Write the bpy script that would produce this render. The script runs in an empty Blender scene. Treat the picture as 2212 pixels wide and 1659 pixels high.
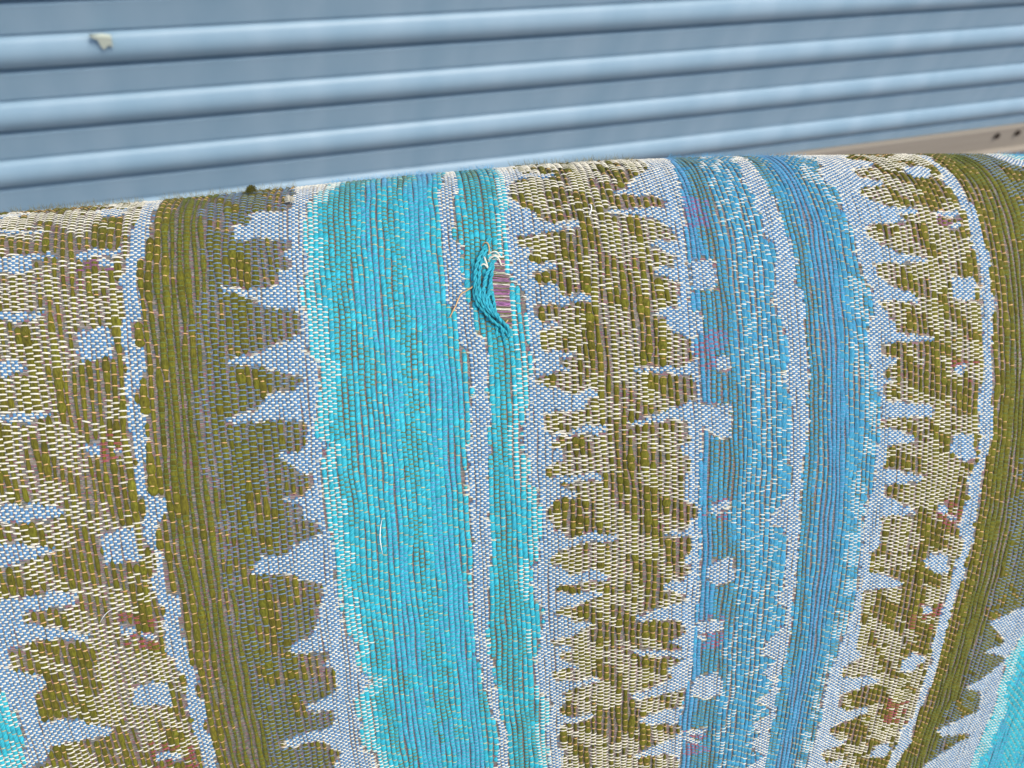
import bpy, math, random
import numpy as np
C = bpy.context.scene
rng = np.random.default_rng(7)
random.seed(7)
# ---------------------------------------------------------------- camera, world, sun, exposure
SC = 0.17                      # metres per surface unit (camera to the near bulge of the cloth)
H = np.array([0.92105312, -0.19292046, 0.33829403]); W = np.array([-0.15702487, 0.61095644, 0.77593519])
ZW = -W; XW = H; YW = np.cross(ZW, XW)
M = np.stack([XW, YW, ZW])     # world axes written in camera axes (x right, y down, z forward)
CAMZ = 1.15
def world(p):                  # surface units in camera axes -> metres in the world
    q = (np.asarray(p) * SC) @ M.T
    q[..., 2] += CAMZ
    return q
cam = bpy.data.cameras.new('camera'); co = bpy.data.objects.new('camera', cam); C.collection.objects.link(co)
cam.sensor_width = 36; cam.lens = 36 * 1900 / 2212; cam.clip_start = 0.01; cam.clip_end = 500
xa, ya, za = M @ np.array([1, 0, 0]), M @ np.array([0, -1, 0]), M @ np.array([0, 0, -1])
from mathutils import Matrix, Vector
mw = Matrix.Identity(4)
for r in range(3):
    mw[r][0] = xa[r]; mw[r][1] = ya[r]; mw[r][2] = za[r]
mw[0][3] = 0; mw[1][3] = 0; mw[2][3] = CAMZ
co.matrix_world = mw
cam.dof.use_dof = True; cam.dof.focus_distance = SC * 1.03; cam.dof.aperture_fstop = 30
C.camera = co
wd = bpy.data.worlds.new('World'); C.world = wd; wd.use_nodes = True
nt = wd.node_tree; bg = nt.nodes['Background']; sky = nt.nodes.new('ShaderNodeTexSky'); sky.sky_type = 'NISHITA'
sky.sun_disc = False; SE, SR = math.radians(62), math.radians(150)
sky.sun_elevation = SE; sky.sun_rotation = SR; sky.air_density = 1.0; sky.dust_density = 2.5
nt.links.new(sky.outputs[0], bg.inputs[0]); bg.inputs[1].default_value = 0.12
sl = bpy.data.lights.new('sun', 'SUN'); sl.energy = 1.5; sl.angle = math.radians(25); sl.color = (1, 0.93, 0.80)
so = bpy.data.objects.new('sun', sl); C.collection.objects.link(so)
sd = Vector((math.cos(SE) * math.sin(SR), math.cos(SE) * math.cos(SR), math.sin(SE)))
so.rotation_euler = sd.to_track_quat('Z', 'Y').to_euler()
C.view_settings.view_transform = 'Standard'; C.view_settings.look = 'None'; C.view_settings.gamma = 1
C.view_settings.exposure = 0.66

# ---------------------------------------------------------------- object helpers
def tag(o, label=None, cat=None, group=None, kind=None):
    if label: o['label'] = label
    if cat: o['category'] = cat
    if group: o['group'] = group
    if kind: o['kind'] = kind
    return o
def link(name, me, mat, parent=None):
    o = bpy.data.objects.new(name, me); C.collection.objects.link(o)
    if mat: me.materials.append(mat)
    if parent: o.parent = parent
    return o
def mesh(name, V, F, mat, parent=None, smooth=True, yc=None):
    V = np.asarray(V, np.float32).reshape(-1, 3); F = np.asarray(F, np.int32)
    me = bpy.data.meshes.new(name)
    me.vertices.add(len(V)); me.vertices.foreach_set('co', V.ravel())
    k = F.shape[1]
    me.loops.add(F.size); me.loops.foreach_set('vertex_index', F.ravel())
    me.polygons.add(len(F)); me.polygons.foreach_set('loop_start', np.arange(0, F.size, k, dtype=np.int32))
    if smooth: me.polygons.foreach_set('use_smooth', np.ones(len(F), bool))
    me.update(calc_edges=True)
    if yc is not None:
        at = me.attributes.new('yc', 'FLOAT_VECTOR', 'POINT'); at.data.foreach_set('vector', np.asarray(yc, np.float32).ravel())
    return link(name, me, mat, parent)
def nodes(name, rough=0.8, spec=0.3):
    m = bpy.data.materials.new(name); m.use_nodes = True; t = m.node_tree
    b = t.nodes['Principled BSDF']; b.inputs['Roughness'].default_value = rough
    b.inputs['Specular IOR Level'].default_value = spec
    return m, t, b
def N(t, k, **kw):
    n = t.nodes.new(k)
    for a, v in kw.items(): setattr(n, a, v)
    return n
def yarn_mat(name, col, var=0.25, twist=0.0, fuzz=0.5, hue=0.0, sheen=0.15, rough=0.85, dark=0.6, spec=0.2):
    """yc = (around 0..1, millimetres along, random per float)"""
    m, t, b = nodes(name, rough, spec); L = t.links.new
    at = N(t, 'ShaderNodeAttribute', attribute_name='yc'); sx = N(t, 'ShaderNodeSeparateXYZ'); L(at.outputs['Vector'], sx.inputs[0])
    # fibres: noise stretched along the yarn, sheared by the ply twist
    sh = N(t, 'ShaderNodeMath', operation='MULTIPLY_ADD'); L(sx.outputs[1], sh.inputs[0]); sh.inputs[1].default_value = twist; L(sx.outputs[0], sh.inputs[2])
    cx = N(t, 'ShaderNodeCombineXYZ'); 
    mx = N(t, 'ShaderNodeMath', operation='MULTIPLY'); L(sh.outputs[0], mx.inputs[0]); mx.inputs[1].default_value = 5.0 if twist else 7.0
    my = N(t, 'ShaderNodeMath', operation='MULTIPLY'); L(sx.outputs[1], my.inputs[0]); my.inputs[1].default_value = 0.9
    mz = N(t, 'ShaderNodeMath', operation='MULTIPLY'); L(sx.outputs[2], mz.inputs[0]); mz.inputs[1].default_value = 37.0
    L(mx.outputs[0], cx.inputs[0]); L(my.outputs[0], cx.inputs[1]); L(mz.outputs[0], cx.inputs[2])
    no = N(t, 'ShaderNodeTexNoise'); no.inputs['Scale'].default_value = 1.0; no.inputs['Detail'].default_value = 3.0; L(cx.outputs[0], no.inputs['Vector'])
    r1 = N(t, 'ShaderNodeMapRange'); L(no.outputs[0], r1.inputs[0]); r1.inputs[1].default_value = 0.3; r1.inputs[2].default_value = 0.7
    r1.inputs[3].default_value = dark; r1.inputs[4].default_value = 1.25
    r2 = N(t, 'ShaderNodeMapRange'); L(sx.outputs[2], r2.inputs[0]); r2.inputs[3].default_value = 1 - var; r2.inputs[4].default_value = 1 + var * 0.8
    mu = N(t, 'ShaderNodeMath', operation='MULTIPLY'); L(r1.outputs[0], mu.inputs[0]); L(r2.outputs[0], mu.inputs[1])
    hs = N(t, 'ShaderNodeHueSaturation'); hs.inputs['Color'].default_value = (*col, 1); L(mu.outputs[0], hs.inputs['Value'])
    if hue:
        r3 = N(t, 'ShaderNodeMapRange'); fr = N(t, 'ShaderNodeMath', operation='FRACT'); m7 = N(t, 'ShaderNodeMath', operation='MULTIPLY'); m7.inputs[1].default_value = 7.31
        L(sx.outputs[2], m7.inputs[0]); L(m7.outputs[0], fr.inputs[0]); L(fr.outputs[0], r3.inputs[0]); r3.inputs[3].default_value = 0.5 - hue; r3.inputs[4].default_value = 0.5 + hue
        L(r3.outputs[0], hs.inputs['Hue'])
    L(hs.outputs[0], b.inputs['Base Color'])
    bp = N(t, 'ShaderNodeBump'); bp.inputs['Strength'].default_value = fuzz; bp.inputs['Distance'].default_value = 0.0001; L(no.outputs[0], bp.inputs['Height']); L(bp.outputs[0], b.inputs['Normal'])
    b.inputs['Sheen Weight'].default_value = sheen; b.inputs['Sheen Roughness'].default_value = 0.5
    return m

# ---------------------------------------------------------------- cloth surface: a rounded upholstered edge swept along a bending axis
YC = [0.017594108881070436,-0.028296960120859527,-0.06839985792060585,0.12027044611295011,0.05987440756608659,-0.12537265009771678,-0.01657218617556346,0.03204338950882767,-0.09249188182183037,-0.2781920511979022]
UVC = np.array([[0.0,-11.1331729,-30.4281304,109.680691,-128.221018,41.3345395,228.845671,49.1717613,-20.8884365,21.945377,-10.2021581,-10.1902296,-34.3669895,28.3529856,-6.405954,-41.8517588,19.0895607,-3.92306899,16.4574964,-6.11360857,0.399171765],[0.0,387.976373,-253.674579,599.061899,-412.812643,89.1513279,-64.8858506,49.8540007,78.7239347,-15.8230219,-8.80919954,-9.82705085,7.72526485,-245.521358,79.9179852,63.3916241,-150.800278,35.6806711,6.41757182,57.740617,-10.792384]])
_a = np.linspace(-1.1, 3.0, 1641)
def psi(a): return 0.25 * (1 + np.tanh((a - 0.22) / 0.35)) - 0.02
_i0 = np.argmin(abs(_a))
def cum(f, dx, i0=0):
    c = np.concatenate([[0], np.cumsum((f[1:] + f[:-1]) / 2 * dx)]); return c - c[i0]
_AX = cum(np.cos(psi(_a)), _a[1] - _a[0], _i0); _AZ = 1 + cum(np.sin(psi(_a)), _a[1] - _a[0], _i0)
_b = np.linspace(-0.45, 2.2, 2121)
_f = np.interp(_b, [-0.45, -0.22, -0.10, 0.0, 0.06, 0.12, 0.20, 0.45, 0.85, 1.2, 2.2], [-3.1, -2.95, -2.15, -1.34, -0.80, -0.42, -0.20, 0.02, 0.33, 0.36, 0.36])
_f = np.convolve(np.pad(_f, 30, mode='edge'), np.ones(61) / 61, 'valid')
_q = cum(np.cos(_f), _b[1] - _b[0]); _p = -cum(np.sin(_f), _b[1] - _b[0]); _p -= _p[np.argmin(abs(_f))]; _q -= np.interp(0.0, _b, _q)
def surf(a, b):
    ps = psi(a); X = np.interp(a, _a, _AX); Z = np.interp(a, _a, _AZ); q = np.interp(b, _b, _q); p = np.interp(b, _b, _p)
    return np.stack([X + p * np.sin(ps), np.polyval(YC, np.clip(a, -0.95, 1.7)) + q, Z - p * np.cos(ps)], -1)
DEG = 5
IJ = [(i, j) for i in range(DEG + 1) for j in range(DEG + 1 - i)]
BMA = [-1, -.6, 0, .17, .37, .56, .76, .95, 1.15]; BMB = [.74, .75, .82, .86, .91, .97, 1.04, 1.12, 1.2]
def uvab(a, b):                # thread counts (u across, v along) at a point of the surface
    ac = np.clip(a, -.72, 1.16); bc = np.clip(b, 0.0, np.interp(ac, BMA, BMB))
    ap = [ac ** i for i in range(DEG + 1)]; bp = [bc ** i for i in range(DEG + 1)]
    r = []
    for c in UVC:
        f = 0 * ac; fa = 0 * ac; fb = 0 * ac
        for k, (i, j) in zip(c, IJ):
            f = f + k * ap[i] * bp[j]
            if i: fa = fa + k * i * ap[i - 1] * bp[j]
            if j: fb = fb + k * j * ap[i] * bp[j - 1]
        r += [f + fa * (a - ac) + fb * (b - bc), fa, fb]
    return r
ST = 2.5
GU = np.arange(-200, 250.1, ST); GV = np.arange(-60, 375.1, ST)
TU, TV = np.meshgrid(GU, GV, indexing='ij')
ca, cb = np.meshgrid(np.linspace(-.78, 1.22, 70), np.linspace(-.2, 1.3, 60), indexing='ij')
cr = uvab(ca.ravel(), cb.ravel()); cu, cv = cr[0], cr[3]
fu, fv = TU.ravel(), TV.ravel(); ia = np.empty(len(fu)); ib = np.empty(len(fu))
for s in range(0, len(fu), 4000):
    d = (fu[s:s + 4000, None] - cu[None]) ** 2 + (fv[s:s + 4000, None] - cv[None]) ** 2
    j = d.argmin(1); ia[s:s + 4000] = ca.ravel()[j]; ib[s:s + 4000] = cb.ravel()[j]
for it in range(14):
    U0, Ua, Ub, V0, Va, Vb = uvab(ia, ib); D = Ua * Vb - Ub * Va; D = np.where(abs(D) < 2000, 2000, D)
    du = fu - U0; dv = fv - V0
    ia = ia + np.clip((Vb * du - Ub * dv) / D, -.03, .03); ib = ib + np.clip((-Va * du + Ua * dv) / D, -.03, .03)
    ia = np.clip(ia, -.85, 1.4); ib = np.clip(ib, -.3, 1.5)
e = 1e-3
P0 = surf(ia, ib); Nn = np.cross(surf(ia + e, ib) - surf(ia - e, ib), surf(ia, ib + e) - surf(ia, ib - e)); Nn /= np.linalg.norm(Nn, axis=1)[:, None]
if Nn[len(Nn) // 2, 2] > 0: Nn = -Nn
TAB = np.concatenate([P0, Nn, ia[:, None], ib[:, None]], 1).reshape(len(GU), len(GV), 8)
def samp(u, v):
    x = np.clip((u - GU[0]) / ST, 0, len(GU) - 1.001); y = np.clip((v - GV[0]) / ST, 0, len(GV) - 1.001)
    i = x.astype(int); j = y.astype(int); fx = (x - i)[..., None]; fy = (y - j)[..., None]
    return (TAB[i, j] * (1 - fx) * (1 - fy) + TAB[i + 1, j] * fx * (1 - fy) + TAB[i, j + 1] * (1 - fx) * fy + TAB[i + 1, j + 1] * fx * fy)
K = 1 / 243.0                  # one blue column, in surface units
def place(u, v, h):            # h in columns above the cloth
    s = samp(u, v); return world(s[..., :3] + s[..., 3:6] * (h * K)[..., None])
def inside(u, v, m=0.0):       # woven part of the surface
    s = samp(u, v); a = s[..., 6]; b = s[..., 7]
    return (a > -.765) & (a < 1.2) & (b > -.17) & (b < np.interp(a, BMA, BMB) + .055)
# smooth value noise on the cloth
_rn = np.random.default_rng(3).random((256, 256))
def noise(x, y, o=0):
    x = x + 31.7 * o + 500; y = y + 17.3 * o + 500
    i = np.floor(x).astype(int); j = np.floor(y).astype(int); fx = x - i; fy = y - j; fx = fx * fx * (3 - 2 * fx); fy = fy * fy * (3 - 2 * fy)
    g = lambda p, q: _rn[p % 256, q % 256]
    return g(i, j) * (1 - fx) * (1 - fy) + g(i + 1, j) * fx * (1 - fy) + g(i, j + 1) * (1 - fx) * fy + g(i + 1, j + 1) * fx * fy
def fbm(x, y, o=0): return (noise(x, y, o) * .6 + noise(x * 2.1, y * 2.1, o + 1) * .4)

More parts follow.
